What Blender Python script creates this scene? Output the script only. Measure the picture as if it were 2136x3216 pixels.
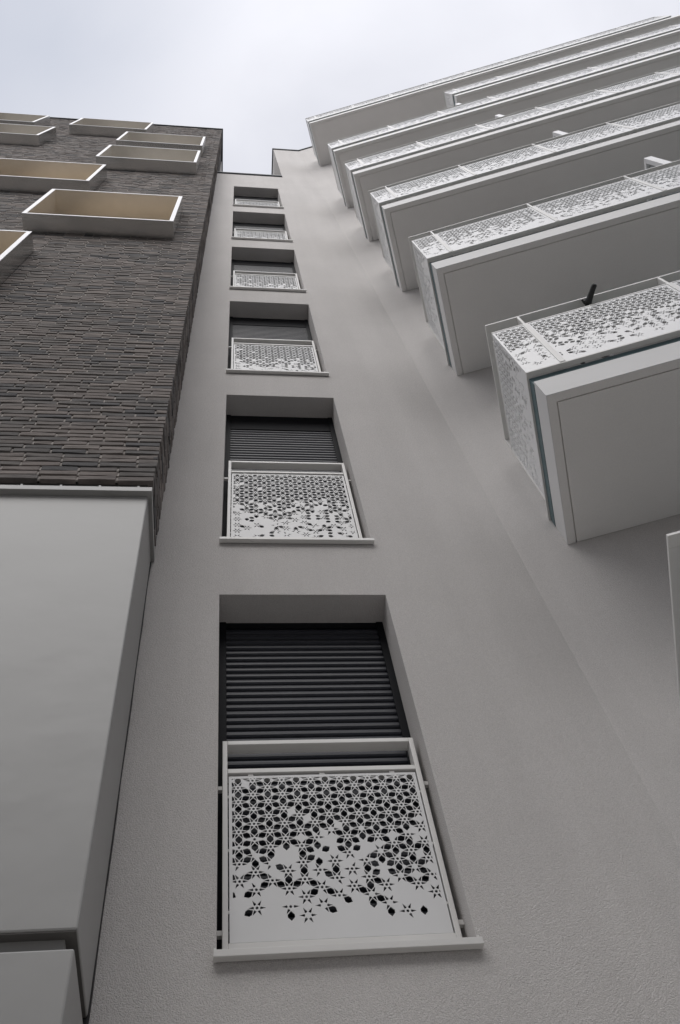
import bpy, math, random
from mathutils import Matrix, Vector
from mathutils.geometry import delaunay_2d_cdt

for o in list(bpy.data.objects): bpy.data.objects.remove(o)
S = bpy.context.scene
COL = S.collection

# ------------------------------------------------------------------ camera
cd = bpy.data.cameras.new('camera'); cam = bpy.data.objects.new('camera', cd); COL.objects.link(cam)
F = Vector((0.12351553, 0.47100126, 0.87344246)); R = Vector((0.99225111, -0.0705735, -0.10225999)); U = Vector((-0.01347731, -0.87930495, 0.47606845))
cam.matrix_world = Matrix(((R.x, U.x, -F.x, 0), (R.y, U.y, -F.y, 0), (R.z, U.z, -F.z, 0), (0, 0, 0, 1)))
cd.sensor_fit = 'VERTICAL'; cd.sensor_height = 36; cd.lens = 2707.88 / 3216 * 36
cd.clip_start = 0.05; cd.clip_end = 5000
S.camera = cam

# ------------------------------------------------------------------ sky and sun (overcast)
BANK = (-0.445, -0.031, 0.895)
W = bpy.data.worlds.new("World"); S.world = W; W.use_nodes = True
nt = W.node_tree; N = nt.nodes; L = nt.links; N.clear()
wo = N.new('ShaderNodeOutputWorld'); bg = N.new('ShaderNodeBackground'); L.new(bg.outputs[0], wo.inputs[0])
sky = N.new('ShaderNodeTexSky'); sky.sky_type = 'NISHITA'; sky.sun_disc = False
SUN_EL, SUN_ROT = math.radians(42), math.radians(196)
sky.sun_elevation = SUN_EL; sky.sun_rotation = SUN_ROT
tc = N.new('ShaderNodeTexCoord')
mp = N.new('ShaderNodeMapping'); mp.inputs['Scale'].default_value = (1, 1, 1.0); mp.inputs['Location'].default_value = (0.35, 0.1, 0.0)
L.new(tc.outputs['Generated'], mp.inputs[0])
n1 = N.new('ShaderNodeTexNoise'); n1.inputs['Scale'].default_value = 2.6; n1.inputs['Detail'].default_value = 7; n1.inputs['Roughness'].default_value = .48
n1.inputs['Distortion'].default_value = .3
L.new(mp.outputs[0], n1.inputs[0])
cr = N.new('ShaderNodeValToRGB'); L.new(n1.outputs[0], cr.inputs[0])
cr.color_ramp.elements[0].position = .34; cr.color_ramp.elements[0].color = (5.4, 5.48, 5.95, 1)
cr.color_ramp.elements[1].position = .66; cr.color_ramp.elements[1].color = (7.15, 7.17, 7.6, 1)
mx = N.new('ShaderNodeMix'); mx.data_type = 'RGBA'; mx.inputs[0].default_value = .93
# a thicker, greyer bank of cloud low behind the brick building's side of the sky
dt = N.new('ShaderNodeVectorMath'); dt.operation = 'DOT_PRODUCT'; dt.inputs[1].default_value = BANK
nb_ = N.new('ShaderNodeVectorMath'); nb_.operation = 'NORMALIZE'; L.new(tc.outputs['Generated'], nb_.inputs[0]); L.new(nb_.outputs[0], dt.inputs[0])
ad = N.new('ShaderNodeMath'); ad.operation = 'MULTIPLY_ADD'; L.new(n1.outputs[0], ad.inputs[0]); ad.inputs[1].default_value = .16; L.new(dt.outputs['Value'], ad.inputs[2])
mr = N.new('ShaderNodeMapRange'); mr.interpolation_type = 'SMOOTHSTEP'; L.new(ad.outputs[0], mr.inputs[0])
mr.inputs['From Min'].default_value = .98; mr.inputs['From Max'].default_value = 1.08; mr.inputs['To Min'].default_value = 0; mr.inputs['To Max'].default_value = 1
mb_ = N.new('ShaderNodeMix'); mb_.data_type = 'RGBA'; L.new(mr.outputs[0], mb_.inputs[0]); L.new(cr.outputs[0], mb_.inputs[6]); mb_.inputs[7].default_value = (4.35, 4.6, 5.25, 1)
L.new(sky.outputs[0], mx.inputs[6]); L.new(mb_.outputs[2], mx.inputs[7])
L.new(mx.outputs[2], bg.inputs[0]); bg.inputs[1].default_value = .1
sl = bpy.data.lights.new('sun', 'SUN'); sl.energy = 1.5; sl.angle = math.radians(60); sl.color = (1, .97, .93)
so = bpy.data.objects.new('sun', sl); COL.objects.link(so)
d = Vector((math.sin(SUN_ROT) * math.cos(SUN_EL), math.cos(SUN_ROT) * math.cos(SUN_EL), math.sin(SUN_EL)))
so.rotation_euler = (-d).to_track_quat('-Z', 'Y').to_euler(); so.location = d * 60
S.view_settings.view_transform = 'Standard'; S.view_settings.look = 'None'; S.view_settings.exposure = .5; S.view_settings.gamma = 1

# ------------------------------------------------------------------ measures (metres, camera at the origin)
G = -1.6                      # ground
D = 2.4376                    # plane of the rendered wall
XL, XR = -0.061, 0.783        # window column
Z0, H = 3.634, 2.8            # head of the lowest window, storey height
ZP, ZR, XRR, XC = 19.33, 24.65, 0.939, 1.6086
PHI = math.radians(18.4765); CS, SN = math.cos(PHI), math.sin(PHI)
S0, BD, ZB = 0.277, 0.923, 4.007
BF = 2.034                    # brick face
BX = -0.4113                  # brick corner
BZ0, BZ1 = 4.088, 24.55
def Bw(s, t, z): return (XC + s * CS - t * SN, D - s * SN - t * CS, z)

# ------------------------------------------------------------------ helpers
class MB:
    def __init__(s): s.v = []; s.f = []
    def poly(s, pts):
        b = len(s.v); s.v += [tuple(p) for p in pts]; s.f.append(tuple(range(b, b + len(pts)))); return s
    def box(s, x0, x1, y0, y1, z0, z1):
        b = len(s.v)
        s.v += [(x0, y0, z0), (x1, y0, z0), (x1, y1, z0), (x0, y1, z0), (x0, y0, z1), (x1, y0, z1), (x1, y1, z1), (x0, y1, z1)]
        s.f += [(b, b+3, b+2, b+1), (b+4, b+5, b+6, b+7), (b, b+1, b+5, b+4), (b+1, b+2, b+6, b+5), (b+2, b+3, b+7, b+6), (b+3, b, b+4, b+7)]
        return s
    def hexa(s, p):            # 8 free corners, bottom ring then top ring
        b = len(s.v); s.v += [tuple(q) for q in p]
        s.f += [(b, b+3, b+2, b+1), (b+4, b+5, b+6, b+7), (b, b+1, b+5, b+4), (b+1, b+2, b+6, b+5), (b+2, b+3, b+7, b+6), (b+3, b, b+4, b+7)]
        return s
    def tube(s, pts, rad, n=12):
        rings = []
        pts = [Vector(p) for p in pts]
        for i, p in enumerate(pts):
            t = (pts[min(i+1, len(pts)-1)] - pts[max(i-1, 0)]).normalized()
            a = t.orthogonal().normalized() if i == 0 else (rings[-1][1] - t * rings[-1][1].dot(t)).normalized()
            b = t.cross(a); r = rad[i] if isinstance(rad, (list, tuple)) else rad
            base = len(s.v)
            for k in range(n):
                q = p + (a * math.cos(2*math.pi*k/n) + b * math.sin(2*math.pi*k/n)) * r
                s.v.append(tuple(q))
            rings.append((base, a))
        for (b0, _), (b1, _) in zip(rings, rings[1:]):
            for k in range(n): s.f.append((b0+k, b0+(k+1) % n, b1+(k+1) % n, b1+k))
        s.f.append(tuple(rings[0][0]+k for k in reversed(range(n)))); s.f.append(tuple(rings[-1][0]+k for k in range(n)))
        return s
    def build(s, name, mat, parent=None, loc=(0, 0, 0), rz=0, bevel=0, smooth=False):
        m = bpy.data.meshes.new(name); m.from_pydata(s.v, [], s.f); m.update(); m.validate()
        return place(name, m, mat, parent, loc, rz, bevel, smooth)
def place(name, m, mat, parent, loc=(0, 0, 0), rz=0, bevel=0, smooth=False):
    if mat is not None and not m.materials: m.materials.append(mat)
    if smooth:
        for q in m.polygons: q.use_smooth = True
    o = bpy.data.objects.new(name, m); COL.objects.link(o)
    o.location = loc; o.rotation_euler = (0, 0, rz)
    if parent: o.parent = parent
    if bevel:
        b = o.modifiers.new('bevel', 'BEVEL'); b.width = bevel; b.segments = 2; b.limit_method = 'ANGLE'; b.angle_limit = math.radians(50)
    return o
def empty(name, loc, label, cat, group=None):
    o = bpy.data.objects.new(name, None); COL.objects.link(o); o.location = loc
    o['label'] = label; o['category'] = cat
    if group: o['group'] = group
    return o
def dup(o, parent, loc=None):
    c = o.copy(); COL.objects.link(c); c.parent = parent
    if loc is not None: c.location = loc
    return c

# ------------------------------------------------------------------ materials
def mat(name, col, rough=.6, metal=0., var=0., vscale=1.5, bump=0., bscale=100., bdist=.002, spec=.5, aniso=None, grime=None, detail=3, streak=0):
    m = bpy.data.materials.new(name); m.use_nodes = True
    n = m.node_tree.nodes; l = m.node_tree.links; p = n['Principled BSDF']
    p.inputs['Base Color'].default_value = (*col, 1); p.inputs['Roughness'].default_value = rough
    p.inputs['Metallic'].default_value = metal; p.inputs['Specular IOR Level'].default_value = spec
    t = n.new('ShaderNodeTexCoord')
    src = t.outputs['Object']
    if aniso:
        mpn = n.new('ShaderNodeMapping'); mpn.inputs['Scale'].default_value = aniso; l.new(src, mpn.inputs[0]); src2 = mpn.outputs[0]
    else: src2 = src
    if var:
        a = n.new('ShaderNodeTexNoise'); a.inputs['Scale'].default_value = vscale; a.inputs['Detail'].default_value = 6; a.inputs['Roughness'].default_value = .6
        l.new(src2, a.inputs[0])
        r = n.new('ShaderNodeMapRange'); r.inputs['From Min'].default_value = .3; r.inputs['From Max'].default_value = .7
        r.inputs['To Min'].default_value = 1 - var; r.inputs['To Max'].default_value = 1 + var; l.new(a.outputs[0], r.inputs[0])
        v = n.new('ShaderNodeVectorMath'); v.operation = 'SCALE'; v.inputs[0].default_value = col; l.new(r.outputs[0], v.inputs['Scale'])
        out = v.outputs[0]
        if grime:                                   # fine mineral speckle
            g = n.new('ShaderNodeTexNoise'); g.inputs['Scale'].default_value = grime[0]; g.inputs['Detail'].default_value = 2; l.new(src, g.inputs[0])
            rr = n.new('ShaderNodeMapRange'); rr.inputs['From Min'].default_value = .3; rr.inputs['From Max'].default_value = .7
            rr.inputs['To Min'].default_value = 1 - grime[1]; rr.inputs['To Max'].default_value = 1 + grime[1]; l.new(g.outputs[0], rr.inputs[0])
            v2 = n.new('ShaderNodeVectorMath'); v2.operation = 'SCALE'; l.new(out, v2.inputs[0]); l.new(rr.outputs[0], v2.inputs['Scale']); out = v2.outputs[0]
        if streak:                                  # faint rain wash, long in z
            ms = n.new('ShaderNodeMapping'); ms.inputs['Scale'].default_value = (5, 5, .35); l.new(src, ms.inputs[0])
            g = n.new('ShaderNodeTexNoise'); g.inputs['Scale'].default_value = 1; g.inputs['Detail'].default_value = 4; l.new(ms.outputs[0], g.inputs[0])
            rr = n.new('ShaderNodeMapRange'); rr.inputs['From Min'].default_value = .3; rr.inputs['From Max'].default_value = .7
            rr.inputs['To Min'].default_value = 1 - streak; rr.inputs['To Max'].default_value = 1 + streak; l.new(g.outputs[0], rr.inputs[0])
            v3 = n.new('ShaderNodeVectorMath'); v3.operation = 'SCALE'; l.new(out, v3.inputs[0]); l.new(rr.outputs[0], v3.inputs['Scale']); out = v3.outputs[0]
        l.new(out, p.inputs['Base Color'])
    if bump:
        b = n.new('ShaderNodeTexNoise'); b.inputs['Scale'].default_value = bscale; b.inputs['Detail'].default_value = detail
        l.new(src2 if aniso else src, b.inputs[0])
        bm = n.new('ShaderNodeBump'); bm.inputs['Strength'].default_value = bump; bm.inputs['Distance'].default_value = bdist
        l.new(b.outputs[0], bm.inputs['Height']); l.new(bm.outputs[0], p.inputs['Normal'])
    return m
M = {}
M['stucco'] = mat('stucco', (.60, .578, .563), .95, var=.035, vscale=1.3, bump=1, bscale=250, bdist=.0042, spec=.2, grime=(300, .15), detail=1.5, streak=.035)
M['soffit'] = mat('soffit_paint', (.84, .82, .80), .85, var=.03, vscale=1.3, bump=.3, bscale=300, bdist=.001, spec=.25, grime=(120, .02))
M['fascia'] = mat('fascia_paint', (.69, .685, .68), .5, var=.03, vscale=2, spec=.3)
M['white'] = mat('white_powder_coat', (.82, .82, .825), .3, var=.02, vscale=4, spec=.5)
M['rail'] = mat('rail_powder_coat', (.72, .71, .69), .33, var=.03, vscale=5, spec=.5)
M['teal'] = mat('teal_membrane', (.065, .12, .135), .45, var=.15, vscale=3)
M['coping'] = mat('dark_coping', (.07, .078, .085), .4, metal=.3, var=.1)
M['anth'] = mat('anthracite_metal', (.008, .0085, .011), .55, var=.1, vscale=3, spec=.1)
M['slat'] = mat('anthracite_slat', (.024, .026, .035), .36, var=.06, vscale=8, spec=.35)
M['lining'] = mat('grey_metal_lining', (.66, .635, .595), .2, metal=.7, var=.06, vscale=4)
M['alu'] = mat('brushed_aluminium', (.60, .595, .58), .22, metal=1., var=.07, vscale=3, aniso=(.6, 5, 5))
M['rim'] = mat('bright_anodised_edge', (.58, .58, .60), .5, metal=.5, var=.02)
M['blind'] = mat('tan_blind', (.54, .42, .28), .8, var=.08, vscale=4)
M['blind2'] = mat('beige_blind', (.42, .40, .365), .8, var=.05, vscale=4)  # upper boxes: lack of tan reflection put into the blind's colour
M['screen'] = mat('grey_white_powder_coat', (.70, .70, .70), .36, var=.02, vscale=4)
M['base'] = mat('smooth_white_render', (.315, .312, .304), .40, var=.025, vscale=.8, bump=.3, bscale=3, bdist=.018, spec=.5)
M['shade'] = mat('shade_strip', (.10, .095, .09), .8, var=.1)  # dark colour that paints in the shade of the groove's soffit
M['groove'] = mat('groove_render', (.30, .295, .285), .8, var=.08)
M['mortar'] = mat('mortar', (.05, .046, .043), .95, var=.2, vscale=15, bump=.6, bscale=90, bdist=.004)
M['joint'] = mat('light_joint', (.40, .37, .345), .95, var=.15, vscale=15)
M['bounce_pave'] = mat('bounce_paving', (.50, .483, .455), .85, var=.06, vscale=2, bump=.3, bscale=40, bdist=.004)  # kept pale to throw light up at the soffits
M['roof'] = mat('grey_render', (.42, .41, .40), .9, var=.05)
M['rubber'] = mat('black_rubber', (.012, .012, .013), .6, var=.1, bump=.4, bscale=150)
M['steel'] = mat('painted_tube', (.02, .02, .022), .3)
M['glass'] = mat('frosted_pane', (.34, .36, .37), .35, var=.03)
M['ground'] = mat('paving', (.09, .088, .086), .9, var=.15, vscale=.7, bump=.4, bscale=20, bdist=.01)

def brick_mat():
    m = bpy.data.materials.new('dark_long_brick'); m.use_nodes = True
    n = m.node_tree.nodes; l = m.node_tree.links; p = n['Principled BSDF']
    g = n.new('ShaderNodeNewGeometry'); c = n.new('ShaderNodeValToRGB'); l.new(g.outputs['Random Per Island'], c.inputs[0])
    e = c.color_ramp.elements; e[0].position = 0; e[0].color = (.085, .083, .085, 1); e[1].position = 1; e[1].color = (.205, .18, .165, 1)
    for pos, col in ((.1, (.095, .092, .092)), (.3, (.13, .12, .113)), (.55, (.148, .132, .123)), (.8, (.168, .146, .135))):
        x = e.new(pos); x.color = (*col, 1)
    t = n.new('ShaderNodeTexCoord'); mp = n.new('ShaderNodeMapping'); mp.inputs['Scale'].default_value = (7, 7, 34); l.new(t.outputs['Object'], mp.inputs[0])
    a = n.new('ShaderNodeTexNoise'); a.inputs['Scale'].default_value = 1.; a.inputs['Detail'].default_value = 5; a.inputs['Roughness'].default_value = .65; l.new(mp.outputs[0], a.inputs[0])
    r = n.new('ShaderNodeMapRange'); r.inputs['From Min'].default_value = .3; r.inputs['From Max'].default_value = .72; r.inputs['To Min'].default_value = .8; r.inputs['To Max'].default_value = 1.5
    l.new(a.outputs[0], r.inputs[0])
    v = n.new('ShaderNodeVectorMath'); v.operation = 'SCALE'; l.new(c.outputs[0], v.inputs[0]); l.new(r.outputs[0], v.inputs['Scale']); l.new(v.outputs[0], p.inputs['Base Color'])
    b = n.new('ShaderNodeBump'); b.inputs['Strength'].default_value = .9; b.inputs['Distance'].default_value = .008; l.new(a.outputs[0], b.inputs['Height']); l.new(b.outputs[0], p.inputs['Normal'])
    p.inputs['Roughness'].default_value = .85; p.inputs['Specular IOR Level'].default_value = .3
    return m
M['brick'] = brick_mat()

# ------------------------------------------------------------------ the perforated star pattern
CX, CZ = .0577, .0705          # column step, step inside a column
def clip(poly, x0, x1, z0, z1):
    for ax, lim, sg in ((0, x0, 1), (0, x1, -1), (1, z0, 1), (1, z1, -1)):
        out = []
        for i, a in enumerate(poly):
            b = poly[(i+1) % len(poly)]
            da, db = (a[ax]-lim)*sg, (b[ax]-lim)*sg
            if da >= 0: out.append(a)
            if (da > 0) != (db > 0) and da != db:
                k = da/(da-db); out.append((a[0]+(b[0]-a[0])*k, a[1]+(b[1]-a[1])*k))
        poly = out
        if len(poly) < 3: return []
    return poly
def area(p): return abs(sum(p[i][0]*p[(i+1) % len(p)][1]-p[(i+1) % len(p)][0]*p[i][1] for i in range(len(p))))/2
def perforated(w, h, seed, thick=.003, dense=.42, margin=.012, foot=.10):
    rnd = random.Random(seed); holes = []
    kx, kz = CX/.866, CZ                       # unit hexagonal lattice -> metres
    def add(cx, cz, pts, dx, dz):
        q = clip([(cx+(x*dx[0]+z*dz[0])*kx, cz+(x*dx[1]+z*dz[1])*kz) for x, z in pts], margin, w-margin, foot*.6, h-margin)
        if q and area(q) > 4e-6: holes.append(q)
    def rot(a): c, s = math.cos(a), math.sin(a); return (c, s), (-s, c)
    zt, zb_ = h-margin-.006, foot
    def lerp(v, pts):
        for (a, x), (b, y) in zip(pts, pts[1:]):
            if v <= b: return x+(y-x)*max(0, (v-a))/(b-a)
        return 0
    def keep(z, k):
        v = (zt-z)/(zt-zb_)
        if v > 1.0: return False
        if k < .7: return rnd.random() < lerp(v, ((0, 1), (dense, .98), (.62, .86), (.8, .66), (.92, .6), (1.0, .5)))
        return rnd.random() < lerp(v, ((0, 1), (dense-.05, .97), (.55, .68), (.7, .42), (.85, .2), (1.0, .13)))
    nx = int(w/CX)+3
    off = rnd.choice((0, 1))
    for i in range(-1, nx):
        for j in range(-1, int(h/CZ)+2):
            cx = margin+.024+i*CX; cz = zt-.006-(j+.5*((i+off) % 2))*CZ
            if keep(cz, .55):
                if rnd.random() < .8 or cz > zt-.3*h:
                    add(cx, cz, [(.085*math.cos(a*math.pi/3), .085*math.sin(a*math.pi/3)) for a in range(6)], (1, 0), (0, 1))
                v = (zt-cz)/(zt-zb_)
                for a in range(6):
                    if v > .45 and rnd.random() < .14: continue
                    dx, dz = rot(a*math.pi/3); add(cx, cz, [(.165, -.05), (.2, -.075), (.475, 0), (.2, .075), (.165, .05)], dx, dz)
            for a in (90, 30, -30):
                mx_, mz_ = cx+.5*math.cos(math.radians(a))*kx, cz+.5*math.sin(math.radians(a))*kz
                if keep(mz_, .9):
                    dx, dz = rot(math.radians(a)); add(mx_, mz_, [(-.265, 0), (-.08, -.185), (.08, -.185), (.265, 0), (.08, .185), (-.08, .185)], dx, dz)
    vs = [(0, 0), (w, 0), (w, h), (0, h)]; fs = [[0, 1, 2, 3]]
    for q in holes:
        b = len(vs); vs += q; fs.append(list(range(b, b+len(q))))
    V, E_, Fc, _, _, of = delaunay_2d_cdt([Vector(v) for v in vs], [], fs, 0, 1e-6, True)
    tri = [f for f, o in zip(Fc, of) if list(o) == [0]]
    m = MB(); nV = len(V)
    m.v = [(v.x, 0, v.y) for v in V]+[(v.x, thick, v.y) for v in V]
    edges = {}
    for f in tri:
        m.f.append(tuple(f)); m.f.append(tuple(nV+i for i in reversed(f)))
        for a, b in zip(f, f[1:]+f[:1]): edges[(a, b)] = 1
    for a, b in edges:
        if (b, a) not in edges: m.f.append((b, a, nV+a, nV+b))
    me = bpy.data.meshes.new('perforated_panel'); me.from_pydata(m.v, [], m.f); me.update(); me.materials.append(M['white'])
    return me

# ================================================================== SETTING: ground
MB().poly([(-400, -400, G), (400, -400, G), (400, 400, G), (-400, 400, G)]).build('ground', M['ground'])['kind'] = 'structure'
MB().box(-40, 40, -4.6, 12, G+.004, G+.12).build('bounce_pavement', M['bounce_pave'])['kind'] = 'structure'  # unseen pale strip added to bounce light onto the soffits

# ================================================================== THE WHITE RENDERED BUILDING
wb = empty('apartment_building', (XC, D, G), 'tall grey-white rendered apartment building with a column of shuttered windows and stacked perforated balconies', 'building')
def rel(x, y, z): return (x-XC, y-D, z-G)
def part(mb, name, m, **k): return mb.build(name, m, wb, (-XC, -D, -G), **k)

opens = [(Z0+i*H, 1.96 if i == 0 else 2.28) for i in range(6)]     # (head, height)
w = MB(); RV = .22
def q(x0, x1, z0, z1, y=D): w.poly([(x0, y, z0), (x1, y, z0), (x1, y, z1), (x0, y, z1)])
K0 = .0155; zb0 = opens[0][0]-opens[0][1]; XL0 = XL+K0*opens[0][1]
q(-1.2, XL, opens[0][0], ZP); q(-1.2, XL0, G, zb0); w.poly([(-1.2, D, zb0), (XL0, D, zb0), (XL, D, opens[0][0]), (-1.2, D, opens[0][0])]); q(XR, XRR, G, ZP); q(XRR, XC, G, ZR)
z = G
for zt, h in opens:
    xb = XL0 if z == G else XL
    q(xb, XR, z, zt-h); z = zt
    y0, y1, zb_ = D, D+RV, zt-h
    w.poly([(xb, y0, zb_), (XL, y0, zt), (XL, y1, zt), (xb, y1, zb_)])
    w.poly([(XR, y0, zb_), (XR, y1, zb_), (XR, y1, zt), (XR, y0, zt)])
    w.poly([(XL, y0, zt), (XR, y0, zt), (XR, y1, zt), (XL, y1, zt)])
    w.poly([(xb, y0, zb_), (xb, y1, zb_), (XR, y1, zb_), (XR, y0, zb_)])
    w.poly([(xb, y1, zb_), (XR, y1, zb_), (XR, y1, zt), (XL, y1, zt)])
q(XL, XR, z, ZP)
# wing beyond the crease
LB = 13.
a, b = Bw(0, 0, 0), Bw(LB, 0, 0)
w.poly([(a[0], a[1], G), (b[0], b[1], G), (b[0], b[1], ZR), (a[0], a[1], ZR)])
c2 = Bw(LB, -9, 0); c3 = (XRR, D+9, 0)
w.poly([(b[0], b[1], G), (c2[0], c2[1], G), (c2[0], c2[1], ZR), (b[0], b[1], ZR)])
w.poly([(XRR, D, ZP-.9), (XRR, D+9, ZP-.9), (XRR, D+9, ZR), (XRR, D, ZR)])
w.poly([(XRR, D, ZR), (XC, D, ZR), (b[0], b[1], ZR), (c2[0], c2[1], ZR), (XRR, D+9, ZR)])
w.poly([(-1.2, D+.3, ZP-.02), (XRR, D+.3, ZP-.02), (XRR, D+9, ZP-.02), (-1.2, D+9, ZP-.02)])
w.poly([(-1.2, D, ZP), (XRR, D, ZP), (XRR, D+.3, ZP), (-1.2, D+.3, ZP)])
part(w, 'wall', M['stucco'])
cp = MB()
cp.box(-1.2, XRR, D-.03, D+.33, ZP+.002, ZP+.07)
cp.box(XRR-.03, XRR+.3, D-.03, D+9, ZR+.002, ZR+.07)
cp.box(XRR+.3, XC, D-.03, D+.3, ZR+.002, ZR+.07)
e0, e1, e2, e3 = Bw(0, .03, 0), Bw(LB, .03, 0), Bw(LB, -.3, 0), Bw(0, -.3, 0)
cp.hexa([(*e0[:2], ZR+.002), (*e1[:2], ZR+.002), (*e2[:2], ZR+.002), (*e3[:2], ZR+.002), (*e0[:2], ZR+.069), (*e1[:2], ZR+.069), (*e2[:2], ZR+.069), (*e3[:2], ZR+.069)])
part(cp, 'coping', M['coping'])

# ---- windows (local origin: left jamb, wall plane, head)
OW = XR-XL
def window(i, zt, h, first):
    fr = MB(); y0, y1 = RV-.04, RV-.004
    fr.box(.0, .036, y0-.012, y1, -h+.02, -.001); fr.box(OW-.036, OW, y0-.012, y1, -h+.02, -.001)
    hd = .045 if first else .27; fr.box(.036, OW-.036, y0-.006, y1, -hd, -.001)
    wn = fr.build('window', M['anth'], wb, rel(XL, D, zt), bevel=.002)
    sm = MB(); z = -hd; n = int((h-hd-.02)/.0435)
    for k in range(n):                                     # convex roller slats
        zt_, zb_ = z-k*.0435, z-(k+1)*.0435+.004
        pr = [(zt_, y0+.012), (zt_-.002, y0+.004), (zt_-.009, y0-.0005), (zt_-.018, y0-.003), (zt_-.028, y0-.0025), (zt_-.036, y0+.001), (zb_, y0+.008), (zb_-.004, y0+.012)]
        for (a0, b0), (a1, b1) in zip(pr, pr[1:]):
            sm.poly([(.036, b0, a0), (.036, b1, a1), (OW-.036, b1, a1), (OW-.036, b0, a0)])
    sm.build('roller_shutter', M['slat'], wn, smooth=False)
    sill = MB(); zs = -h
    sill.hexa([(-.012, -.03, zs-.025), (OW+.012, -.03, zs-.025), (OW+.012, -.0285, zs-.025), (-.012, -.0285, zs-.025),
               (-.012, -.03, zs), (OW+.012, -.03, zs), (OW+.012, RV-.05, zs+.012), (-.012, RV-.05, zs+.012)])
    sill.v = sill.v[:0]; sill.f = []
    sill.box(-.010, OW+.010, -.032, -.004, zs-.020, zs+.004)
    sill.box(.001, OW-.001, -.004, RV-.06, zs+.001, zs+.006)
    sill.box(-.010, -.001, -.004, .0-.001, zs-.02, zs+.03).box(OW+.001, OW+.010, -.004, -.001, zs-.02, zs+.03)
    sill.build('sill', M['rail'], wn, bevel=.0015)
    g = MB(); gx0, gx1 = (.018 if first else .028), OW-.022; gt = -.957 if first else -1.057; gb = -h+.075; ya, yb = .075, .128
    g.box(gx0, gx0+.020, ya, yb, gb, gt); g.box(gx1-.020, gx1, ya, yb, gb, gt)
    g.box(gx0+.02, gx1-.02, ya, yb, gt-.022, gt); g.box(gx0+.02, gx1-.02, ya, yb, gt-.178, gt-.155)
    g.box(gx0+.02, gx1-.02, ya, yb, gb, gb+.022)
    px0, px1, pz0, pz1 = gx0+.0245, gx1-.0245, gb+.0265, gt-.190
    for k in range(3):                                     # small fixing tabs across the shadow gap
        zz = pz0+(pz1-pz0)*(.15+.35*k)
        g.box(gx0+.02, px0, ya+.006, ya+.012, zz, zz+.012); g.box(px1, gx1-.02, ya+.006, ya+.012, zz, zz+.012)
        xx = px0+(px1-px0)*(.1+.38*k)
        g.box(xx, xx+.022, ya+.006, ya+.012, gb+.022, pz0); g.box(xx, xx+.022, ya+.006, ya+.012, pz1, gt-.178)
    g.build('railing_frame', M['rail'], wn, bevel=.002)
    for zz in (gt-.24, gb+.07):
        MB().box(.0005, gx0, .09, .108, zz-.009, zz+.009).build('bracket', M['rail'], wn)
        MB().box(gx1, OW-.0005, .09, .108, zz-.009, zz+.009).build('bracket', M['rail'], wn)
    key = 'low' if first else 'high'
    if key not in PAN: PAN[key] = perforated(px1-px0, pz1-pz0, 11 if first else 5, dense=.36 if first else .42, foot=.075)
    PAN[key].materials[0] = M['screen']
    place('perforated_panel', PAN[key], None, wn, (px0, ya+.006, pz0))
    return wn
PAN = {}
w0 = window(0, *opens[0], True)
for o in [w0]+list(w0.children):                       # the lowest opening narrows a little downwards on its left
    lx, lz = (0, 0) if o is w0 else (o.location.x, o.location.z)
    for v in o.data.vertices: v.co.x += K0*-(v.co.z+lz)*(1-(v.co.x+lx)/OW)
w1 = window(1, *opens[1], False)
wins = [w0, w1]
for zt, h in opens[2:]:
    c = dup(w1, wb, rel(XL, D, zt)); wins.append(c)
    for ch in list(w1.children): dup(ch, c)

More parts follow.
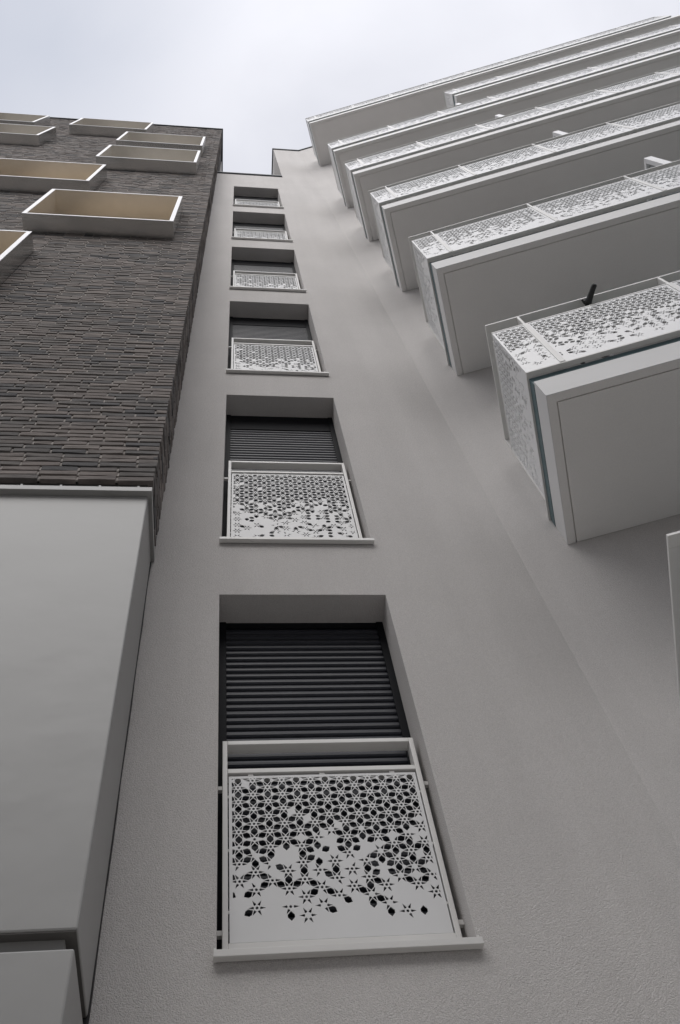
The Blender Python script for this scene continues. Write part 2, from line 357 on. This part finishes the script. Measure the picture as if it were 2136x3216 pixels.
# ---- balconies (local x along the wing, local -y outward, z up from the soffit)
PAN['end'] = perforated(.200, .70, 21, dense=.32, foot=.055)
PAN['bay'] = perforated(.874, .70, 33, dense=.32, foot=.055)
PAN['bay2'] = perforated(.874, .70, 34, dense=.32, foot=.055)
PAN['side'] = perforated(.800, .70, 45, dense=.32, foot=.055)
M0, MW = .2257-.0165, .9025
def balcony(zb, s0=S0, nb=3, Ls=LB-.3, tend=.12, mid=False):
    X0 = s0; t = BD
    sl_ = MB()
    sl_.box(X0, Ls, -t, .0-.001, .014, .205)
    sl_.box(X0, X0+.045, -t, -.001, 0, .0142); sl_.box(X0+.045, Ls, -t, -t+.045, 0, .0142)
    sl_.box(X0+.052, Ls, -t+.052, -.001, .0015, .0142)
    b = sl_.build('balcony', M['soffit'], wb, rel(XC, D, zb), -PHI, bevel=.0015)
    fa = MB(); fa.box(X0-.004, Ls, -t-.004, -t, .001, .206); fa.box(X0-.004, X0, -t, -.001, .001, .206)
    fa.build('fascia', M['fascia'], b)
    MB().box(X0-.006, Ls, -t+.012, -.002, .209, .2925).build('edge_strip', M['teal'], b)
    rl = MB(); xs, ts = s0-.0165, BD+.0245; xe = xs+M0+nb*MW
    dp = .055
    for za, zc in ((1.175, 1.19), (1.02, 1.033)):
        rl.box(xs, xe, -ts, -ts+dp*(1 if za > 1.1 else .5), za, zc); rl.box(xs, xs+dp*(1 if za > 1.1 else .5), -ts+dp, -tend, za, zc)
    rl.box(xs, xe, -ts-.002, -ts+.028, .293, .299); rl.box(xs-.002, xs+.028, -ts+.028, -.002, .293, .299)
    rl.box(xs, xe, -ts, -ts+.004, .299, .312); rl.box(xs, xs+.004, -ts+.004, -.002, .299, .312)
    rl.box(xs, xs+.05, -tend-.016, -tend, .299, 1.1745)
    for k in range(nb+1):
        xm = xs+M0+k*MW
        rl.box(xm-.008, xm+.008, -ts+.0005, -ts+.05, .299, 1.1745)
        rl.box(xm-.016, xm+.016, -ts-.0035, -ts-.0002, .312, 1.02)
    if mid: rl.box(xs, xs+.045, -ts*.55-.008, -ts*.55+.008, .299, 1.1745)
    rl.build('railing', M['rail'], b, bevel=.0015)
    place('perforated_panel', PAN['end'], None, b, (xs+.001, -ts+.0005, .312))
    for k in range(nb):
        place('perforated_panel', PAN['bay' if (k*7+nb) % 3 else 'bay2'], None, b, (xs+M0+k*MW+.012, -ts+.0005, .312))
    place('perforated_panel', PAN['side'], None, b, (xs+.0005, -ts+.0045+.80, .312), -math.pi/2)
    return b
bl = []
nbs = [2, 3, 5, 6, 8]
for i, nb in enumerate(nbs): bl.append(balcony(ZB+i*H, nb=nb))
bl.append(balcony(ZB+5*H, s0=2.985, nb=6, mid=True))
bl.append(balcony(ZB+6*H, nb=9))
bl.append(balcony(1.375, nb=1, tend=.03))
bl[5]['label'] = 'shorter upper balcony that starts further along the wing'
bl[6]['label'] = 'topmost balcony just under the sky'
bl[7]['label'] = 'lowest balcony cut by the right edge of the picture'

# ---- partition screens between flats, square to the wing
for i in (1, 2, 3, 4):
    x, y, z = Bw(2.74, 0, ZB+i*H)
    f = MB(); tf = .90; ht = 1.86
    f.box(0, .075, -tf, -tf+.045, .3, ht); f.box(0, .075, -.045, -.002, .3, ht)
    f.box(0, .075, -tf+.045, -.045, ht-.05, ht); f.box(0, .075, -tf+.045, -.045, .3, .35)
    fo = f.build('partition_screen', M['white'], wb, rel(x, y, z), -PHI, bevel=.002)
    MB().box(.030, .045, -tf+.058, -.058, .35, ht-.058).build('pane', M['glass'], fo)
    

# ================================================================== THE BRICK BUILDING
bb = empty('brick_building', (BX, BF, G), 'dark long-brick apartment building with projecting metal window boxes over a smooth pale base', 'building')
def bpart(mb, name, m, **k): return mb.build(name, m, bb, (-BX, -BF, -G), **k)
BWD, BHT, BP = 1.655, 1.80, .20
SPOTS = [(-.71, 10.28), (-.688, 15.76), (-.687, 18.46), (-2.0, 21.03), (-2.037, 12.96), (-3.787, 18.43), (-4.385, 21.0), (-2.055, 7.5)]
def in_box(xa, xb, za, zb_):
    for X, Z in SPOTS:
        if xb > X-BWD+.01 and xa < X-.01 and zb_ > Z+.01 and za < Z+BHT-.01: return True
    return False
rnd = random.Random(7)
br = MB(); CH = .0548; n = int((BZ1-BZ0)/CH)
def add_brick(org, ux, L0, L1, z0, z1, prot, depth=.10):
    # org: (x,y) start; ux: direction along; outward normal = rotate
    ox, oy = org; nx, ny = ux[1], -ux[0]
    segs = max(1, int((L1-L0)/.07)); b = len(br.v)
    for k in range(segs+1):
        t = L0+(L1-L0)*k/segs
        j1, j2 = rnd.uniform(-.0022, .0022), rnd.uniform(-.0022, .0022); p1 = prot+rnd.uniform(-.002, .002); p2 = prot+rnd.uniform(-.002, .002)
        for zz, pp in ((z0+j1, p1), (z1+j2, p2)):
            br.v.append((ox+ux[0]*t+nx*pp, oy+ux[1]*t+ny*pp, zz))
        for zz in (z0+j1, z1+j2):
            br.v.append((ox+ux[0]*t-nx*depth*.4, oy+ux[1]*t-ny*depth*.4, zz))
    for k in range(segs):
        a = b+4*k; c = a+4
        br.f += [(a, c, c+1, a+1), (a+1, c+1, c+3, a+3), (a+2, c+2, c, a)]
    br.f += [(b, b+1, b+3, b+2), (b+4*segs, b+4*segs+2, b+4*segs+3, b+4*segs+1)]
for r in range(n):
    z0 = BZ0+r*CH; z1 = z0+CH-.0165
    xmin = -1.2-(z0-4)*.245-1.1
    x = BX; off = rnd.uniform(.0, .03) if rnd.random() < .8 else rnd.uniform(.0, .09)
    x1 = BX-rnd.uniform(-.004, .004); first = True
    while x1 > xmin:
        ln = (.09+off if first and r % 2 else .186)+rnd.uniform(-.008, .008)
        if rnd.random() < .05: ln *= .5
        first = False
        parts_ = [(x1-ln, x1)]
        for X, Z in SPOTS:
            if z1 > Z+.004 and z0 < Z+BHT-.004:
                parts_ = [q_ for a_, b_ in parts_ for q_ in ((a_, min(b_, X-BWD-.003)), (max(a_, X+.003), b_)) if q_[1]-q_[0] > .012]
        pr_ = rnd.uniform(-.003, .003)
        for a_, b_ in parts_: add_brick((0, BF), (1, 0), a_, b_, z0, z1, pr_)
        x1 -= ln+.0125
    # return face bricks (+x), up to the rendered wall
    y = BF+.002; dd = D-BF-.004
    cut = .09+rnd.uniform(-.01, .01) if r % 2 == 0 else .19+rnd.uniform(-.01, .01)
    for a0, a1 in ((.0, cut), (cut+.01, cut+.19), (cut+.20, dd-rnd.uniform(0, .010))):
        if a1-a0 < .01: continue
        add_brick((BX, y), (0, 1), a0, a1, z0, z1, rnd.uniform(-.0025, .0025), .06)
bpart(br, 'brick_wall', M['brick'])
mo = MB()
xs_ = sorted({-9., BX-.016} | {x for x, _ in SPOTS} | {x-BWD for x, _ in SPOTS}); zs_ = sorted({BZ0+.004, BZ1-.002} | {z for _, z in SPOTS} | {z+BHT for _, z in SPOTS})
for xa, xb in zip(xs_, xs_[1:]):
    for za, zb_ in zip(zs_, zs_[1:]):
        if not in_box((xa+xb)/2-.02, (xa+xb)/2+.02, (za+zb_)/2-.02, (za+zb_)/2+.02): mo.poly([(xa, BF+.018, za), (xb, BF+.018, za), (xb, BF+.018, zb_), (xa, BF+.018, zb_)])
mo.box(-9, BX-.016, BF+.5, D+8, BZ0+.004, BZ1-.002)
mo.poly([(BX-.016, BF+.018, BZ0), (BX-.016, BF+.5, BZ0), (BX-.016, BF+.5, BZ1), (BX-.016, BF+.018, BZ1)])
mj = MB()
for r in range(n):                                   # nearly flush upright joints inside every course
    z0 = BZ0+r*CH; xmin = -1.2-(z0-4)*.245-1.0
    cuts = [xmin, BX-.02]
    for X, Z in SPOTS:
        if z0+CH > Z and z0 < Z+BHT: cuts += [max(X-BWD, xmin), max(X, xmin)]
    cuts.sort()
    for xa, xb in zip(cuts, cuts[1:]):
        if xb-xa > .01 and not in_box(xa+.01, xb-.01, z0+.01, z0+.03): mj.box(xa, xb, BF+.0055, BF+.017, z0+.002, z0+CH-.0185)
bpart(mo, 'wall_core', M['mortar']); bpart(mj, 'mortar', M['joint'])
MB_ = MB(); MB_.box(-9, BX+.004, D+.36, D+8.01, ZP+.1, BZ1-.003)
bpart(MB_, 'rear_wall', M['roof'])
cp = MB(); cp.box(-9, BX+.03, BF-.03, BF+.3, BZ1, BZ1+.07); cp.box(BX-.3, BX+.03, BF+.3, D+8.02, BZ1, BZ1+.07)
bpart(cp, 'coping', M['coping'])
# smooth base below the brick: tapering a little to the left-hand joint as measured
def bx(z): return -.424+(z-3.94)*(-.041/2.42)
YB = 2.045; base = MB()
def slab(z0, z1, yf, xo=0):
    base.hexa([(-9, yf, z0), (bx(z0)-xo, yf, z0), (bx(z0)-xo, D-.014, z0), (-9, D-.014, z0), (-9, yf, z1), (bx(z1)-xo, yf, z1), (bx(z1)-xo, D-.014, z1), (-9, D-.014, z1)])
slab(1.502, 3.93, YB); slab(G, 1.449, YB)
bpart(base, 'base_wall', M['base'], bevel=.006)
se = MB()
for k in range(40):                                   # slightly wandering sealant line where the base meets the rendered wall
    za = G+(3.92-G)*k/40; zc = G+(3.92-G)*(k+1)/40; w0_ = .0015+.0035*abs(math.sin(k*2.3)+math.sin(k*.9))/2; w1_ = .0015+.0035*abs(math.sin((k+1)*2.3)+math.sin((k+1)*.9))/2
    se.hexa([(bx(za)-.06, D-.0138, za), (bx(za)+w0_, D-.0138, za), (bx(za)+w0_, D-.0004, za), (bx(za)-.06, D-.0004, za), (bx(zc)-.06, D-.0138, zc), (bx(zc)+w1_, D-.0138, zc), (bx(zc)+w1_, D-.0004, zc), (bx(zc)-.06, D-.0004, zc)])
bpart(se, 'sealant_joint', M['rubber'])
dk = MB(); dk.box(-9, bx(1.5)-.004, YB+.004, D-.02, 1.4985, 1.5025)  # thin dark strip under the base, shade put in as colour
bpart(dk, 'shade_strip', M['shade'])
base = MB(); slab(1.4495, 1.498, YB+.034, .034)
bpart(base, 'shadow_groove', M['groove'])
fl = MB()
fl.box(-9, -.405, 2.014, 2.018, 3.930, 3.972); fl.box(-9, -.405, 2.018, 2.07, 3.9305, 3.936)
fl.box(-.409, -.405, 2.018, D-.003, 3.930, 3.972); fl.box(-.43, -.409, 2.07, D-.003, 3.9305, 3.936)
fl.box(-9, -.409, 2.018, 2.060, 3.968, 3.972)
fo = bpart(fl, 'flashing', M['base'], bevel=.001)
bk = MB(); bk.box(-9, -.44, 2.062, D-.003, 3.9365, 4.09)
bpart(bk, 'recess_wall', M['mortar'])
cl = [MB().box(-.475-.19*k-.005, -.475-.19*k+.005, 2.0145, 2.03, 3.9725, 3.985) for k in range(6)]
for m_ in cl: m_.build('clip', M['base'], fo)

# window boxes (local origin at lower right of the box, on the brick face)
def wbox():
    t = .045; m = MB(); y0, y1 = -BP, .22
    li = MB(); m.box(-BWD, 0, y0+.006, y1, 0, .012); m.box(-BWD, 0, y0+.006, y1, BHT-.012, BHT)
    m.box(-BWD, -BWD+.012, y0+.006, y1, .012, BHT-.012); m.box(-.012, 0, y0+.006, y1, .012, BHT-.012)
    li.box(-BWD+.0125, -BWD+t, y0+.006, y1-.01, .032, BHT-.032).box(-t, -.0125, y0+.006, y1-.01, .032, BHT-.032)
    li.box(-BWD+.0125, -.0125, y0+.006, y1-.01, .0125, .032).box(-BWD+.0125, -.0125, y0+.006, y1-.01, BHT-.032, BHT-.0125)
    o = m.build('window_box', M['alu'], bb, bevel=0)
    li.build('lining', M['lining'], o)
    r = MB(); r.box(-BWD, 0, y0, y0+.0058, 0, .034); r.box(-BWD, 0, y0, y0+.0058, BHT-.034, BHT)
    r.box(-BWD, -BWD+t+.002, y0, y0+.0058, .034, BHT-.034); r.box(-t-.002, 0, y0, y0+.0058, .034, BHT-.034)
    r.build('edge_trim', M['rim'], o)
    bl_ = MB().box(-BWD+t+.001, -t-.001, .18, .20, .033, BHT-.033).build('blind', M['blind'], o)
    return o
proto = wbox()
beige = [c for c in proto.children if c.name.startswith('blind')][0].data.copy(); beige.materials[0] = M['blind2']
spots = SPOTS
for i, (x, z) in enumerate(spots):
    o = proto if i == 0 else dup(proto, bb)
    if i:
        for ch in list(proto.children):
            c = dup(ch, o)
            if ch.name.startswith('blind') and z > 15: c.data = beige
    o.location = (x-BX, 0, z-G)

# ================================================================== bicycle handlebar poking through the rail gap of the lowest visible balcony
hx = Bw(.904, .923, 5.144)
hb = empty('bicycle_handlebar', hx, 'black rubber bicycle grip poking out between the two top rails of the nearest balcony', 'handlebar')
def hl(s, t, z): p_ = Bw(s, t, z); return (p_[0]-hx[0], p_[1]-hx[1], p_[2]-hx[2])
gp = [(0, 0, 0), (.003, .006, 0), (.01, .02, 0), (.016, .03, 0), (.04, .08, -.002), (.052, .103, -.003), (.055, .109, -.003)]
MB().tube([hl(.904+a, .923+b, 5.144+c) for a, b, c in gp], [.019, .024, .021, .019, .0165, .0165, .012], 16).build('grip', M['rubber'], hb, smooth=True)
MB().tube([hl(.904, .921, 5.144), hl(.87, .85, 5.14), hl(.80, .70, 5.13), hl(.78, .6, 5.2), hl(.86, .5, 5.2)], .012).build('bar', M['steel'], hb, smooth=True)
MB().tube([hl(.905, .915, 5.144), hl(.885, .93, 5.150), hl(.872, .955, 5.155)], [.014, .008, .005]).build('brake_lever', M['steel'], hb, smooth=True)
MB().tube([hl(.80, .70, 5.13), hl(.86, .70, 4.9), hl(.90, .70, 4.6), hl(.92, .70, 4.31)], [.02, .03, .022, .02]).build('fork', M['steel'], hb, smooth=True)

# ================================================================== unseen building added across the street to shade the lower storeys
ob = empty('added_shade_building', (0, -14, G), 'plain grey rendered block with rows of windows added out of view across the street to shade the lower storeys', 'building')
f = MB().box(-22, 22, -10, 0, 0, 19)
f.build('wall', M['roof'], ob)
MB().box(-22.1, 22.1, -.3, .12, 19.002, 19.1).build('coping', M['coping'], ob)
wf = MB().box(-.7, .7, .002, .05, 0, .07).box(-.7, .7, .002, .05, 1.43, 1.5).box(-.7, -.63, .002, .05, .07, 1.43).box(.63, .7, .002, .05, .07, 1.43).build('window', M['white'], ob, (-19.5, 0, 1.2))
wp = MB().box(-.63, .63, .002, .02, .07, 1.43).build('pane', M['anth'], wf)
for k in range(6):
    for j in range(13):
        if k == 0 and j == 0: continue
        c = dup(wf, ob, (-19.5+3.25*j, 0, 1.2+2.9*k)); dup(wp, c)
